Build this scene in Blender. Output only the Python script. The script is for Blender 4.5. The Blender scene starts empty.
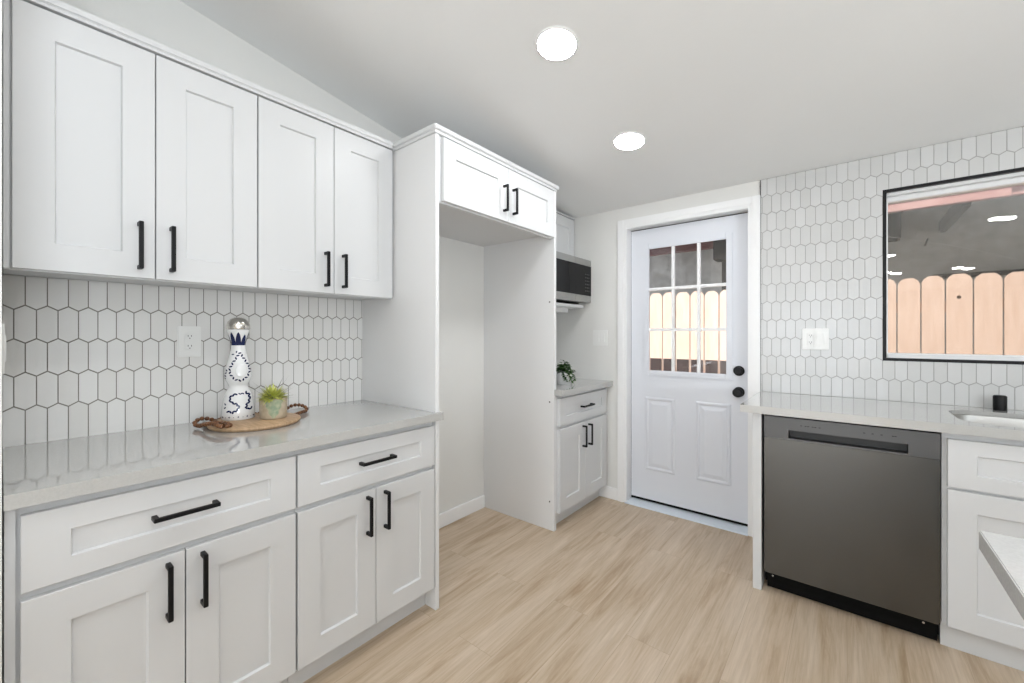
import bpy, bmesh, math, random
from mathutils import Vector, Matrix
random.seed(7)
S = bpy.context.scene
COL = S.collection

# ---------------------------------------------------------------- camera
cam_d = bpy.data.cameras.new('camera'); cam = bpy.data.objects.new('camera', cam_d); COL.objects.link(cam)
cam_d.sensor_width = 36.0; cam_d.sensor_fit = 'HORIZONTAL'
cam_d.lens = 36.0 * 414.0 / 1024.0
cam_d.shift_y = -6.2 / 1024.0
cam_d.clip_start = 0.02
cam.location = (0, 0, 1.27)
cam.rotation_euler = (math.pi / 2, 0, math.atan(335.0 / 414.0))
S.camera = cam
S.view_settings.view_transform = 'Standard'
S.view_settings.look = 'None'
S.view_settings.gamma = 1.0
S.view_settings.use_curve_mapping = False
S.view_settings.exposure = 0.0

# ---------------------------------------------------------------- sky, sun, fill lamps
W = bpy.data.worlds.new('sky'); S.world = W; W.use_nodes = True
bg = W.node_tree.nodes['Background']
bg.inputs['Color'].default_value = (0.78, 0.88, 1.0, 1); bg.inputs['Strength'].default_value = 1.15
sun_d = bpy.data.lights.new('sun', 'SUN'); sun_d.energy = 11.0; sun_d.angle = math.radians(0.6); sun_d.color = (1, 0.96, 0.91)
sun = bpy.data.objects.new('sun', sun_d); COL.objects.link(sun)
sun.location = (-2, -6, 12)
sun.rotation_euler = Vector((0.25, 0.5, -0.87)).to_track_quat('-Z', 'Y').to_euler()

def area(name, loc, d, sx, sy, power, color=(1, 1, 1)):
    l = bpy.data.lights.new(name, 'AREA'); l.shape = 'RECTANGLE'; l.size = sx; l.size_y = sy
    l.energy = power; l.color = color
    o = bpy.data.objects.new(name, l); COL.objects.link(o); o.location = loc
    o.rotation_euler = Vector(d).to_track_quat('-Z', 'Y').to_euler()
    return o
# fill lamps added at unseen living-room windows to imitate daylight
area('fill_rear', (-0.75, -6.1, 1.25), (0, 1, 0.3), 2.4, 1.9, 92, (0.90, 0.955, 1.0))
area('fill_side', (3.05, -0.9, 1.1), (-1, 0.2, 1.1), 1.4, 1.4, 110, (0.90, 0.955, 1.0))  # added fill, tilted up to brighten the ceiling
LENS = 92.0     # radiance of the recessed lamp lenses

# ---------------------------------------------------------------- materials
def mat(name, col, rough=0.5, metal=0.0, spec=0.5, coat=0.0):
    m = bpy.data.materials.new(name); m.use_nodes = True
    b = m.node_tree.nodes['Principled BSDF']
    b.inputs['Base Color'].default_value = (*col, 1); b.inputs['Roughness'].default_value = rough
    b.inputs['Metallic'].default_value = metal; b.inputs['Specular IOR Level'].default_value = spec
    b.inputs['Coat Weight'].default_value = coat
    return m
def nodes(m): return m.node_tree.nodes, m.node_tree.links, m.node_tree.nodes['Principled BSDF']
def noise_mix(m, c1, c2, scale, detail=3, vec=None, lo=0.35, hi=0.65, bump=0.0, bscale=None):
    N, L, b = nodes(m)
    tc = N.new('ShaderNodeTexCoord'); mp = N.new('ShaderNodeMapping'); L.new(tc.outputs['Object'], mp.inputs['Vector'])
    if vec: mp.inputs['Scale'].default_value = vec
    n = N.new('ShaderNodeTexNoise'); n.inputs['Scale'].default_value = scale; n.inputs['Detail'].default_value = detail
    L.new(mp.outputs['Vector'], n.inputs['Vector'])
    r = N.new('ShaderNodeValToRGB'); r.color_ramp.elements[0].position = lo; r.color_ramp.elements[1].position = hi
    r.color_ramp.elements[0].color = (*c1, 1); r.color_ramp.elements[1].color = (*c2, 1)
    L.new(n.outputs['Fac'], r.inputs['Fac']); L.new(r.outputs['Color'], b.inputs['Base Color'])
    if bump:
        n2 = N.new('ShaderNodeTexNoise'); n2.inputs['Scale'].default_value = bscale or scale; n2.inputs['Detail'].default_value = 3
        L.new(mp.outputs['Vector'], n2.inputs['Vector'])
        bp = N.new('ShaderNodeBump'); bp.inputs['Strength'].default_value = bump; bp.inputs['Distance'].default_value = 0.002
        L.new(n2.outputs['Fac'], bp.inputs['Height']); L.new(bp.outputs['Normal'], b.inputs['Normal'])
    return m

M = {}
M['cab'] = mat('cabinet_white_paint', (0.685, 0.69, 0.695), 0.38)
M['panel'] = mat('panel_white_lightened', (0.79, 0.79, 0.79), 0.4)  # cabinet white lightened in colour to make up for dim light on the panels
M['trimw'] = mat('trim_white_paint', (0.89, 0.89, 0.89), 0.35)
M['wall'] = noise_mix(mat('wall_paint', (0.74, 0.72, 0.69), 0.7), (0.765, 0.76, 0.735), (0.785, 0.78, 0.755), 2.0, bump=0.15, bscale=90)
M['ceil'] = noise_mix(mat('ceiling_paint', (0.74, 0.73, 0.71), 0.8), (0.87, 0.875, 0.87), (0.89, 0.895, 0.89), 1.5, bump=0.2, bscale=70)
M['door'] = mat('door_paint', (0.74, 0.76, 0.81), 0.32)
M['thresh'] = mat('threshold_paint', (0.72, 0.78, 0.84), 0.4)
M['black'] = mat('matte_black_metal', (0.006, 0.006, 0.007), 0.42, spec=0.25)
M['rubber'] = mat('black_plastic', (0.004, 0.004, 0.004), 0.6, spec=0.1)
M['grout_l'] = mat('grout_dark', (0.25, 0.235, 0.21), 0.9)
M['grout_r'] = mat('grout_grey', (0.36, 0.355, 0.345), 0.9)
M['quartz'] = noise_mix(mat('quartz', (0.66, 0.65, 0.62), 0.07, spec=0.6, coat=0.6), (0.475, 0.47, 0.452), (0.505, 0.50, 0.482), 260, 2, bump=0)
M['quartz_white'] = noise_mix(mat('white_quartz', (0.7, 0.7, 0.69), 0.08, spec=0.6, coat=0.4), (0.66, 0.66, 0.65), (0.71, 0.71, 0.70), 200, 2)
M['steel'] = mat('stainless_steel', (0.62, 0.61, 0.59), 0.25, 1.0)
M['steel_brushed'] = mat('brushed_steel', (0.44, 0.44, 0.43), 0.33, 1.0)
M['dw'] = mat('dark_stainless_steel', (0.118, 0.118, 0.114), 0.24, 1.0)
M['pocket'] = mat('pocket_shade_grey', (0.04, 0.04, 0.04), 0.5)  # shade of the handle recess put into the colour
M['dwtop'] = mat('dark_stainless_panel', (0.115, 0.115, 0.116), 0.42, 1.0)
M['plate'] = mat('white_plastic', (0.82, 0.82, 0.80), 0.3)
M['slot'] = mat('socket_slot', (0.10, 0.10, 0.10), 0.6)
M['ceramic'] = mat('white_glazed_ceramic', (0.84, 0.84, 0.84), 0.15, coat=0.3)
M['blue'] = mat('blue_glaze', (0.009, 0.016, 0.075), 0.25)
M['silver'] = mat('silver_cap', (0.72, 0.70, 0.66), 0.22, 1.0)
M['beads'] = noise_mix(mat('brown_wood_beads', (0.26, 0.11, 0.04), 0.4), (0.09, 0.032, 0.011), (0.24, 0.10, 0.035), 60)
M['board'] = noise_mix(mat('board_wood', (0.55, 0.36, 0.2), 0.5), (0.42, 0.27, 0.15), (0.56, 0.38, 0.23), 12, 4, (1, 9, 1))
M['pot'] = noise_mix(mat('stoneware', (0.5, 0.42, 0.3), 0.45), (0.44, 0.36, 0.25), (0.56, 0.48, 0.36), 40)
M['glaze'] = noise_mix(mat('green_glaze', (0.3, 0.4, 0.26), 0.2), (0.28, 0.36, 0.25), (0.48, 0.50, 0.34), 50)
M['soil'] = mat('dark_soil', (0.05, 0.04, 0.025), 0.9)
M['leaf_y'] = noise_mix(mat('yellow_green_leaf', (0.45, 0.5, 0.08), 0.5), (0.48, 0.52, 0.09), (0.68, 0.69, 0.20), 30)
M['leaf_g'] = mat('grey_green_leaf', (0.25, 0.27, 0.21), 0.5)
M['leaf'] = noise_mix(mat('green_leaf', (0.05, 0.14, 0.03), 0.4), (0.02, 0.065, 0.016), (0.09, 0.20, 0.045), 25)
M['mwglass'] = mat('black_glass', (0.012, 0.012, 0.013), 0.15, spec=0.12)
M['key'] = mat('keypad_print', (0.05, 0.05, 0.045), 0.4)
M['fence'] = noise_mix(mat('pale_cedar', (0.62, 0.44, 0.30), 0.8), (0.60, 0.435, 0.345), (0.67, 0.505, 0.415), 5, 4, (6, 1, 0.7))
M['fdark'] = noise_mix(mat('dark_red_stain', (0.06, 0.03, 0.028), 0.7), (0.022, 0.012, 0.011), (0.036, 0.018, 0.016), 12, 3)
M['knot'] = mat('wood_knot', (0.05, 0.025, 0.012), 0.8)
M['stucco'] = noise_mix(mat('stucco', (0.42, 0.42, 0.39), 0.95), (0.44, 0.44, 0.42), (0.54, 0.54, 0.52), 9, 5, bump=0.6, bscale=45)
M['pink'] = noise_mix(mat('faded_red_paint', (0.45, 0.25, 0.23), 0.8), (0.42, 0.23, 0.215), (0.52, 0.32, 0.30), 7)
M['redwood'] = mat('dark_red_beam_paint', (0.14, 0.055, 0.05), 0.7)
M['darkwood'] = mat('dark_brown_rafter', (0.05, 0.042, 0.036), 0.8)
M['lantern'] = mat('dark_bronze', (0.012, 0.010, 0.010), 0.7, spec=0.1)
M['wire'] = mat('pale_cable', (0.5, 0.5, 0.48), 0.6)
M['concrete'] = noise_mix(mat('concrete', (0.4, 0.38, 0.36), 0.9), (0.36, 0.34, 0.32), (0.45, 0.43, 0.41), 6)
M['roofing'] = mat('roof_shingle', (0.12, 0.10, 0.09), 0.9)
M['vinyl'] = mat('white_vinyl', (0.80, 0.80, 0.80), 0.3)

def tile_mat(name, lo, hi):
    m = mat(name, lo, 0.22)
    N, L, b = nodes(m)
    g = N.new('ShaderNodeNewGeometry'); r = N.new('ShaderNodeValToRGB')
    r.color_ramp.elements[0].color = (*lo, 1); r.color_ramp.elements[1].color = (*hi, 1)
    L.new(g.outputs['Random Per Island'], r.inputs['Fac']); L.new(r.outputs['Color'], b.inputs['Base Color'])
    return m
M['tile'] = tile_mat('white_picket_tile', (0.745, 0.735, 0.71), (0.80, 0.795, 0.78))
M['tile_r'] = tile_mat('white_picket_tile_darkened', (0.585, 0.585, 0.575), (0.625, 0.625, 0.62))  # same white tile, colour darkened against the strong light on the window wall

def floor_mat():
    m = mat('oak_plank', (0.5, 0.36, 0.23), 0.36)
    N, L, b = nodes(m)
    tc = N.new('ShaderNodeTexCoord')
    sw = N.new('ShaderNodeMapping'); sw.inputs['Rotation'].default_value = (0, 0, math.radians(90))
    L.new(tc.outputs['Object'], sw.inputs['Vector'])
    br = N.new('ShaderNodeTexBrick'); br.offset = 0.37; br.offset_frequency = 2
    br.inputs['Scale'].default_value = 1.0; br.inputs['Brick Width'].default_value = 1.22; br.inputs['Row Height'].default_value = 0.182
    br.inputs['Mortar Size'].default_value = 0.0008; br.inputs['Mortar Smooth'].default_value = 0.3
    br.inputs['Color1'].default_value = (0, 0, 0, 1); br.inputs['Color2'].default_value = (1, 1, 1, 1); br.inputs['Mortar'].default_value = (0.5, 0.5, 0.5, 1)
    L.new(sw.outputs['Vector'], br.inputs['Vector'])
    mw = N.new('ShaderNodeMath'); mw.operation = 'MULTIPLY'; mw.inputs[1].default_value = 37.0; L.new(br.outputs['Color'], mw.inputs[0])
    def grain(sx, sy, scale, detail, dist):
        mp = N.new('ShaderNodeMapping'); mp.inputs['Scale'].default_value = (sx, sy, 1); L.new(tc.outputs['Object'], mp.inputs['Vector'])
        n = N.new('ShaderNodeTexNoise'); n.noise_dimensions = '4D'; n.inputs['Scale'].default_value = scale
        n.inputs['Detail'].default_value = detail; n.inputs['Distortion'].default_value = dist; n.inputs['Roughness'].default_value = 0.62
        L.new(mp.outputs['Vector'], n.inputs['Vector']); L.new(mw.outputs[0], n.inputs['W']); return n
    g1 = grain(9, 1.0, 1.6, 6, 0.9); g2 = grain(60, 2.0, 2.0, 4, 0.3)
    r1 = N.new('ShaderNodeValToRGB')
    e = r1.color_ramp.elements; e[0].position = 0.30; e[0].color = (0.41, 0.29, 0.18, 1); e[1].position = 0.68; e[1].color = (0.66, 0.545, 0.425, 1)
    k = r1.color_ramp.elements.new(0.47); k.color = (0.565, 0.445, 0.32, 1)
    L.new(g1.outputs['Fac'], r1.inputs['Fac'])
    r2 = N.new('ShaderNodeValToRGB'); e = r2.color_ramp.elements
    e[0].position = 0.35; e[0].color = (0.86, 0.84, 0.81, 1); e[1].position = 0.6; e[1].color = (1, 1, 1, 1); L.new(g2.outputs['Fac'], r2.inputs['Fac'])
    x = N.new('ShaderNodeMix'); x.data_type = 'RGBA'; x.blend_type = 'MULTIPLY'; x.inputs[0].default_value = 1.0
    L.new(r1.outputs['Color'], x.inputs[6]); L.new(r2.outputs['Color'], x.inputs[7])
    rp = N.new('ShaderNodeValToRGB'); e = rp.color_ramp.elements
    e[0].color = (0.96, 0.955, 0.945, 1); e[1].color = (1.04, 1.04, 1.05, 1); L.new(br.outputs['Color'], rp.inputs['Fac'])
    x2 = N.new('ShaderNodeMix'); x2.data_type = 'RGBA'; x2.blend_type = 'MULTIPLY'; x2.inputs[0].default_value = 1.0
    L.new(x.outputs[2], x2.inputs[6]); L.new(rp.outputs['Color'], x2.inputs[7])
    x3 = N.new('ShaderNodeMix'); x3.data_type = 'RGBA'; L.new(br.outputs['Fac'], x3.inputs[0])
    L.new(x2.outputs[2], x3.inputs[6]); x3.inputs[7].default_value = (0.40, 0.295, 0.20, 1)
    L.new(x3.outputs[2], b.inputs['Base Color'])
    return m
M['floor'] = floor_mat()

def glass_mat(name, tint, ior=1.5):
    m = bpy.data.materials.new(name); m.use_nodes = True
    N, L = m.node_tree.nodes, m.node_tree.links
    N.remove(N['Principled BSDF']); out = N['Material Output']
    t = N.new('ShaderNodeBsdfTransparent'); t.inputs['Color'].default_value = (*tint, 1)
    g = N.new('ShaderNodeBsdfGlossy'); g.inputs['Roughness'].default_value = 0.0; g.inputs['Color'].default_value = (1, 1, 1, 1)
    f = N.new('ShaderNodeFresnel'); f.inputs['IOR'].default_value = ior
    x = N.new('ShaderNodeMixShader'); L.new(f.outputs[0], x.inputs[0]); L.new(t.outputs[0], x.inputs[1]); L.new(g.outputs[0], x.inputs[2])
    L.new(x.outputs[0], out.inputs['Surface']); return m
M['glass'] = glass_mat('clear_glass', (0.99, 0.99, 0.99))
M['tint'] = glass_mat('tinted_glass', (0.89, 0.885, 0.875))

def emit(name, col, st):
    m = bpy.data.materials.new(name); m.use_nodes = True
    b = m.node_tree.nodes['Principled BSDF']; b.inputs['Base Color'].default_value = (*col, 1)
    b.inputs['Emission Color'].default_value = (*col, 1); b.inputs['Emission Strength'].default_value = st
    return m
M['lens'] = emit('lamp_lens', (0.955, 0.975, 1.0), LENS)

# ---------------------------------------------------------------- mesh helpers
class MB:
    def __init__(s): s.bm = bmesh.new(); s.mi = 0; s.smooth = False
    def _add(s, sub, smooth=None):
        off = {}
        for v in sub.verts: off[v] = s.bm.verts.new(v.co)
        for f in sub.faces:
            try:
                nf = s.bm.faces.new([off[v] for v in f.verts]); nf.material_index = s.mi
                nf.smooth = s.smooth if smooth is None else smooth
            except ValueError: pass
        sub.free()
    def hexa(s, pts, bev=0.0, seg=2):
        """pts: 8 corners, bottom 4 then top 4"""
        b = bmesh.new(); v = [b.verts.new(p) for p in pts]
        for q in ((0, 3, 2, 1), (4, 5, 6, 7), (0, 1, 5, 4), (1, 2, 6, 5), (2, 3, 7, 6), (3, 0, 4, 7)): b.faces.new([v[i] for i in q])
        bmesh.ops.recalc_face_normals(b, faces=b.faces)
        if bev: bmesh.ops.bevel(b, geom=list(b.edges), offset=bev, segments=seg, affect='EDGES', clamp_overlap=True)
        s._add(b); return s
    def box(s, x0, x1, y0, y1, z0, z1, bev=0.0, seg=2):
        return s.hexa([(x0, y0, z0), (x1, y0, z0), (x1, y1, z0), (x0, y1, z0), (x0, y0, z1), (x1, y0, z1), (x1, y1, z1), (x0, y1, z1)], bev, seg)
    def fbox(s, fr, u0, u1, v0, v1, n0, n1, bev=0.0, seg=2):
        P = [fr(u, v, n) for n in (n0, n1) for (u, v) in ((u0, v0), (u1, v0), (u1, v1), (u0, v1))]
        return s.hexa(P, bev, seg)
    def lathe(s, prof, c, axis='Z', n=40, smooth=True, rot=None):
        b = bmesh.new(); rings = []
        for (r, h) in prof:
            if r < 1e-6: rings.append([b.verts.new((0, 0, h))])
            else: rings.append([b.verts.new((r * math.cos(2 * math.pi * i / n), r * math.sin(2 * math.pi * i / n), h)) for i in range(n)])
        for a, d in zip(rings, rings[1:]):
            if len(a) == 1 and len(d) == 1: continue
            for i in range(n):
                j = (i + 1) % n
                if len(a) == 1: b.faces.new((a[0], d[j], d[i]))
                elif len(d) == 1: b.faces.new((a[i], a[j], d[0]))
                else: b.faces.new((a[i], a[j], d[j], d[i]))
        if len(rings[0]) > 1: b.faces.new(rings[0])
        if len(rings[-1]) > 1: b.faces.new(rings[-1])
        bmesh.ops.recalc_face_normals(b, faces=b.faces)
        R = rot if rot is not None else {'Z': Matrix.Identity(3), 'Y': Matrix.Rotation(math.pi / 2, 3, 'X'), 'X': Matrix.Rotation(math.pi / 2, 3, 'Y')}[axis]
        for v in b.verts: v.co = R @ v.co + Vector(c)
        s._add(b, smooth); return s
    def tube(s, pts, r, n=8, radii=None):
        b = bmesh.new(); pts = [Vector(p) for p in pts]; rings = []
        up = Vector((0, 0, 1))
        for i, p in enumerate(pts):
            t = (pts[min(i + 1, len(pts) - 1)] - pts[max(i - 1, 0)]).normalized()
            a = t.cross(up)
            if a.length < 1e-3: a = t.cross(Vector((1, 0, 0)))
            a.normalize(); c = t.cross(a).normalized()
            rr = radii[i] if radii else r
            rings.append([b.verts.new(p + a * math.cos(2 * math.pi * k / n) * rr + c * math.sin(2 * math.pi * k / n) * rr) for k in range(n)])
        for a, d in zip(rings, rings[1:]):
            for i in range(n): b.faces.new((a[i], a[(i + 1) % n], d[(i + 1) % n], d[i]))
        b.faces.new(rings[0]); b.faces.new(rings[-1])
        bmesh.ops.recalc_face_normals(b, faces=b.faces)
        s._add(b, True); return s
    def sphere(s, c, r, sc=(1, 1, 1), u=16, v=10):
        b = bmesh.new(); bmesh.ops.create_uvsphere(b, u_segments=u, v_segments=v, radius=r)
        for q in b.verts: q.co = Vector((q.co.x * sc[0], q.co.y * sc[1], q.co.z * sc[2])) + Vector(c)
        s._add(b, True); return s
    def prism(s, poly3a, poly3b):
        """side-walled solid between two matching polygons"""
        b = bmesh.new(); A = [b.verts.new(p) for p in poly3a]; B = [b.verts.new(p) for p in poly3b]; n = len(A)
        b.faces.new(A); b.faces.new(B)
        for i in range(n): b.faces.new((A[i], A[(i + 1) % n], B[(i + 1) % n], B[i]))
        bmesh.ops.recalc_face_normals(b, faces=b.faces); s._add(b); return s
    def faces(s, V, Fs, smooth=False):
        vs = [s.bm.verts.new(p) for p in V]
        for f in Fs:
            q = s.bm.faces.new([vs[i] for i in f]); q.material_index = s.mi; q.smooth = smooth
        return s
    def build(s, name, m, parent=None, origin=None, smooth_angle=35):
        me = bpy.data.meshes.new(name); s.bm.to_mesh(me); s.bm.free()
        for k in (m if isinstance(m, (list, tuple)) else [m]): me.materials.append(k)
        o = bpy.data.objects.new(name, me); COL.objects.link(o)
        if parent is not None:
            r = parent
            while r.parent: r = r.parent
            me.transform(Matrix.Translation(-r.location)); o.parent = parent
        elif origin is not None:
            me.transform(Matrix.Translation(-Vector(origin))); o.location = origin
        if any(p.use_smooth for p in me.polygons): me.set_sharp_from_angle(angle=math.radians(smooth_angle))
        return o
def tag(o, label, cat, group=None):
    o['label'] = label; o['category'] = cat
    if group: o['group'] = group
    return o
def thing(name, loc, label, cat, group=None):
    o = bpy.data.objects.new(name, None); COL.objects.link(o); o.location = loc; o.empty_display_size = 0.05
    return tag(o, label, cat, group)
def struct(o): o['kind'] = 'structure'; return o
def structroot(name, loc):
    o = bpy.data.objects.new(name, None); COL.objects.link(o); o.location = loc; o['kind'] = 'structure'; return o
def FL(x0): return lambda u, v, n: (x0 + n, u, v)     # faces +X: u runs along Y
def FB(y0): return lambda u, v, n: (u, y0 - n, v)     # faces -Y: u runs along X

# ---------------------------------------------------------------- dimensions
XL = -2.092            # left wall
YB = 2.992             # door and window wall
XR, YF = 3.2, -6.2     # the rest of the open room behind the camera
def zc(y): return 2.241 + 0.15 * (2.985 - y) if y >= -1.5 else 2.241 + 0.15 * 4.485 - 0.15 * (-1.5 - y)

# ---------------------------------------------------------------- room shell
b = MB(); b.box(XL - 0.15, XR + 0.15, YF - 0.15, YB + 0.15, -0.12, 0.0); struct(b.build('floor', M['floor']))
b = MB()
for ya, yb in ((YF - 0.15, -1.5), (-1.5, YB + 0.15)):
    b.hexa([(XL - 0.15, ya, zc(ya)), (XR + 0.15, ya, zc(ya)), (XR + 0.15, yb, zc(yb)), (XL - 0.15, yb, zc(yb)),
            (XL - 0.15, ya, zc(ya) + 0.15), (XR + 0.15, ya, zc(ya) + 0.15), (XR + 0.15, yb, zc(yb) + 0.15), (XL - 0.15, yb, zc(yb) + 0.15)])
struct(b.build('ceiling', M['ceil']))
def gable(name, x0, x1):
    b = MB(); P = [(YF, 0), (YB, 0), (YB, zc(YB)), (-1.5, zc(-1.5)), (YF, zc(YF))]
    b.prism([(x0, y, z) for y, z in P], [(x1, y, z) for y, z in P]); return struct(b.build(name, M['wall']))
wall_left = gable('wall_left', XL - 0.15, XL)
# right wall with a wide living-room window
b = MB(); x0, x1 = XR, XR + 0.15
def strip(b, ya, yb, za, zb):   # wall strip whose top follows the ceiling when zb is None
    tz = (zb, zb) if zb is not None else (zc(ya), zc(yb))
    b.hexa([(x0, ya, za), (x1, ya, za), (x1, yb, za), (x0, yb, za), (x0, ya, tz[0]), (x1, ya, tz[0]), (x1, yb, tz[1]), (x0, yb, tz[1])])
strip(b, YF, -3.0, 0, None); strip(b, -3.0, -1.5, 2.2, None); strip(b, -1.5, -0.2, 2.2, None); strip(b, -3.0, -0.2, 0, 0.7); strip(b, -0.2, YB, 0, None)
struct(b.build('wall_right', M['wall']))
b = MB()
for (xa, xb, za, zb) in ((XL, -2.0, 0, None), (-2.0, 0.5, 2.2, None), (0.5, XR, 0, None), (-2.0, 0.5, 0, 0.25)):
    zt = zc(YF) if zb is None else zb
    if zt > za: b.box(xa, xb, YF - 0.15, YF, za, zt)
struct(b.build('wall_front', M['wall']))
# back wall with the door and the window opening
DX0, DX1, DZ = -1.297, -0.489, 2.075
WX0, WX1, WZ0, WZ1 = 0.153, 1.453, 1.138, 2.046
b = MB(); zt = zc(YB)
for (xa, xb, za, zb) in ((XL, DX0 - 0.02, 0, zt), (DX0 - 0.02, DX1 + 0.02, DZ + 0.02, zt), (DX1 + 0.02, WX0, 0, zt), (WX0, WX1, 0, WZ0), (WX0, WX1, WZ1, zt), (WX1, XR, 0, zt)):
    b.box(xa, xb, YB, YB + 0.15, za, zb)
wall_back = struct(b.build('wall_back', M['wall']))
b = MB(); b.box(XL, -1.46, -0.12, 0.0022, 0, zc(0)); struct(b.build('wall_partition', M['wall']))

# baseboards
b = MB(); b.box(XL, XL + 0.015, 1.286, 2.25, 0, 0.092, 0.003); struct(b.build('baseboard_left', M['trimw']))
b = MB(); b.box(-1.535, -1.368, YB - 0.014, YB, 0, 0.092, 0.003); struct(b.build('baseboard_back', M['trimw']))

# ---------------------------------------------------------------- picket tile
def clip(poly, u0, u1, v0, v1):
    def cut(P, f, g):
        R = []
        for i in range(len(P)):
            a, c = P[i - 1], P[i]; fa, fc = f(a), f(c)
            if (fa >= 0) != (fc >= 0): t = fa / (fa - fc); R.append((a[0] + (c[0] - a[0]) * t, a[1] + (c[1] - a[1]) * t))
            if fc >= 0: R.append(c)
        return R
    for f in (lambda p: p[0] - u0, lambda p: u1 - p[0], lambda p: p[1] - v0, lambda p: v1 - p[1]):
        if len(poly) < 3: return []
        poly = cut(poly, f, None)
    return poly
def tiles(name, fr, rects, pu, pv, u_ph, v_ph, hz, gap, th, tmat, gmat, parent):
    """u_ph: a vertical joint of the even row that starts at boundary v_ph"""
    b = MB()
    U0 = min(r[0] for r in rects); U1 = max(r[1] for r in rects); V0 = min(r[2] for r in rects); V1 = max(r[3] for r in rects)
    b.mi = 1
    for r in rects: b.fbox(fr, r[0], r[1], r[2], r[3], -0.0005, th - 0.0018)
    b.mi = 0
    g = gap / 2
    for j in range(int((V0 - v_ph) / pv) - 2, int((V1 - v_ph) / pv) + 3):
        if j < -1: continue
        lo, hi = v_ph + j * pv - (0.03 if j == -1 else 0), v_ph + (j + 1) * pv   # lowest course runs down behind the worktop
        sh = 0 if j % 2 == 0 else pu / 2
        i0 = int((U0 - u_ph) / pu) - 2; i1 = int((U1 - u_ph) / pu) + 3
        for i in range(i0, i1):
            ua = u_ph + sh + i * pu + g; ub = u_ph + sh + (i + 1) * pu - g; um = (ua + ub) / 2
            gs = g * 1.1
            P = [(ua, lo + hz + gs), (um, lo - hz + gs + 0.0006), (ub, lo + hz + gs), (ub, hi - hz - gs), (um, hi + hz - gs - 0.0006), (ua, hi - hz - gs)]
            for r in rects:
                Q = clip(P, *r)
                if len(Q) < 3: continue
                A = abs(sum(Q[k - 1][0] * Q[k][1] - Q[k][0] * Q[k - 1][1] for k in range(len(Q)))) / 2
                if A < 1e-6: continue
                b.prism([fr(u, v, 0) for u, v in Q], [fr(u, v, th) for u, v in Q])
    return b.build(name, [tmat, gmat], parent)
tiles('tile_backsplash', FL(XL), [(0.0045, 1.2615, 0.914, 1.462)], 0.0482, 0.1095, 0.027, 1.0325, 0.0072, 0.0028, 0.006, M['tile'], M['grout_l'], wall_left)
ZC = zc(YB) - 0.001
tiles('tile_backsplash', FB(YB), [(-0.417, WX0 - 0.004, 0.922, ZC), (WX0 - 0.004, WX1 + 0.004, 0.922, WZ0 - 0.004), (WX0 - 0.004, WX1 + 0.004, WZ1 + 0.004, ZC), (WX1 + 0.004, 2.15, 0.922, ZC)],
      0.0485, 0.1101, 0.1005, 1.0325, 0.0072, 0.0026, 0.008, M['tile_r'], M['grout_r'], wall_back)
b = MB(); b.box(-0.4215, -0.417, YB - 0.010, YB, 0.922, ZC - 0.002); b.build('edge_strip', M['black'], wall_back)

# ---------------------------------------------------------------- window
win = structroot('window_1', (WX0, YB, WZ0))
b = MB(); t = 0.015; fr = FB(YB)
b.fbox(fr, WX0 - 0.004, WX0 + t - 0.004, WZ0 - 0.004, WZ1 + 0.004, -0.02, 0.0095)
b.fbox(fr, WX1 - t + 0.004, WX1 + 0.004, WZ0 - 0.004, WZ1 + 0.004, -0.02, 0.0095)
b.fbox(fr, WX0 - 0.004 + t, WX1 + 0.004 - t, WZ0 - 0.004, WZ0 - 0.004 + t, -0.02, 0.0095)
b.fbox(fr, WX0 - 0.004 + t, WX1 + 0.004 - t, WZ1 + 0.004 - t, WZ1 + 0.004, -0.02, 0.0095)
b.build('edge_trim', M['black'], win)
b = MB()
b.fbox(fr, WX0 + 0.003, WX0 + 0.014, WZ0 + 0.003, WZ1 - 0.003, -0.12, -0.02)
b.fbox(fr, WX1 - 0.05, WX1 - 0.003, WZ0 + 0.003, WZ1 - 0.003, -0.12, -0.02)
b.fbox(fr, WX0 + 0.014, WX1 - 0.05, WZ0 + 0.003, WZ0 + 0.026, -0.12, -0.012, 0.003)
b.fbox(fr, WX0 + 0.014, WX1 - 0.05, WZ1 - 0.026, WZ1 - 0.003, -0.12, -0.012, 0.002)
b.build('window_frame', M['vinyl'], win)
b = MB()
b.fbox(fr, WX0 + 0.014, WX1 - 0.05, WZ1 - 0.052, WZ1 - 0.026, -0.105, -0.045, 0.004)
b.fbox(fr, WX0 + 0.014, WX1 - 0.05, WZ0 + 0.026, WZ0 + 0.036, -0.105, -0.05, 0.002)
b.fbox(fr, WX0 + 0.014, WX0 + 0.020, WZ0 + 0.036, WZ1 - 0.052, -0.105, -0.05)
b.fbox(fr, 0.86, 0.90, WZ0 + 0.036, WZ1 - 0.052, -0.105, -0.045, 0.003)
b.build('sash', M['vinyl'], win)
for k, (n0, tilt) in enumerate(((-0.066, 0.0), (-0.085, 0.008))):
    b = MB(); P = []
    for n in (n0, n0 - 0.003):
        for (u, v) in ((WX0 + 0.02, WZ0 + 0.034), (WX1 - 0.055, WZ0 + 0.034), (WX1 - 0.055, WZ1 - 0.05), (WX0 + 0.02, WZ1 - 0.05)):
            P.append(fr(u, v, n - tilt * (u - WX0) + 0.002 * k * (v - WZ0)))
    b.hexa(P); b.build('pane', M['tint'], win)

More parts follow.
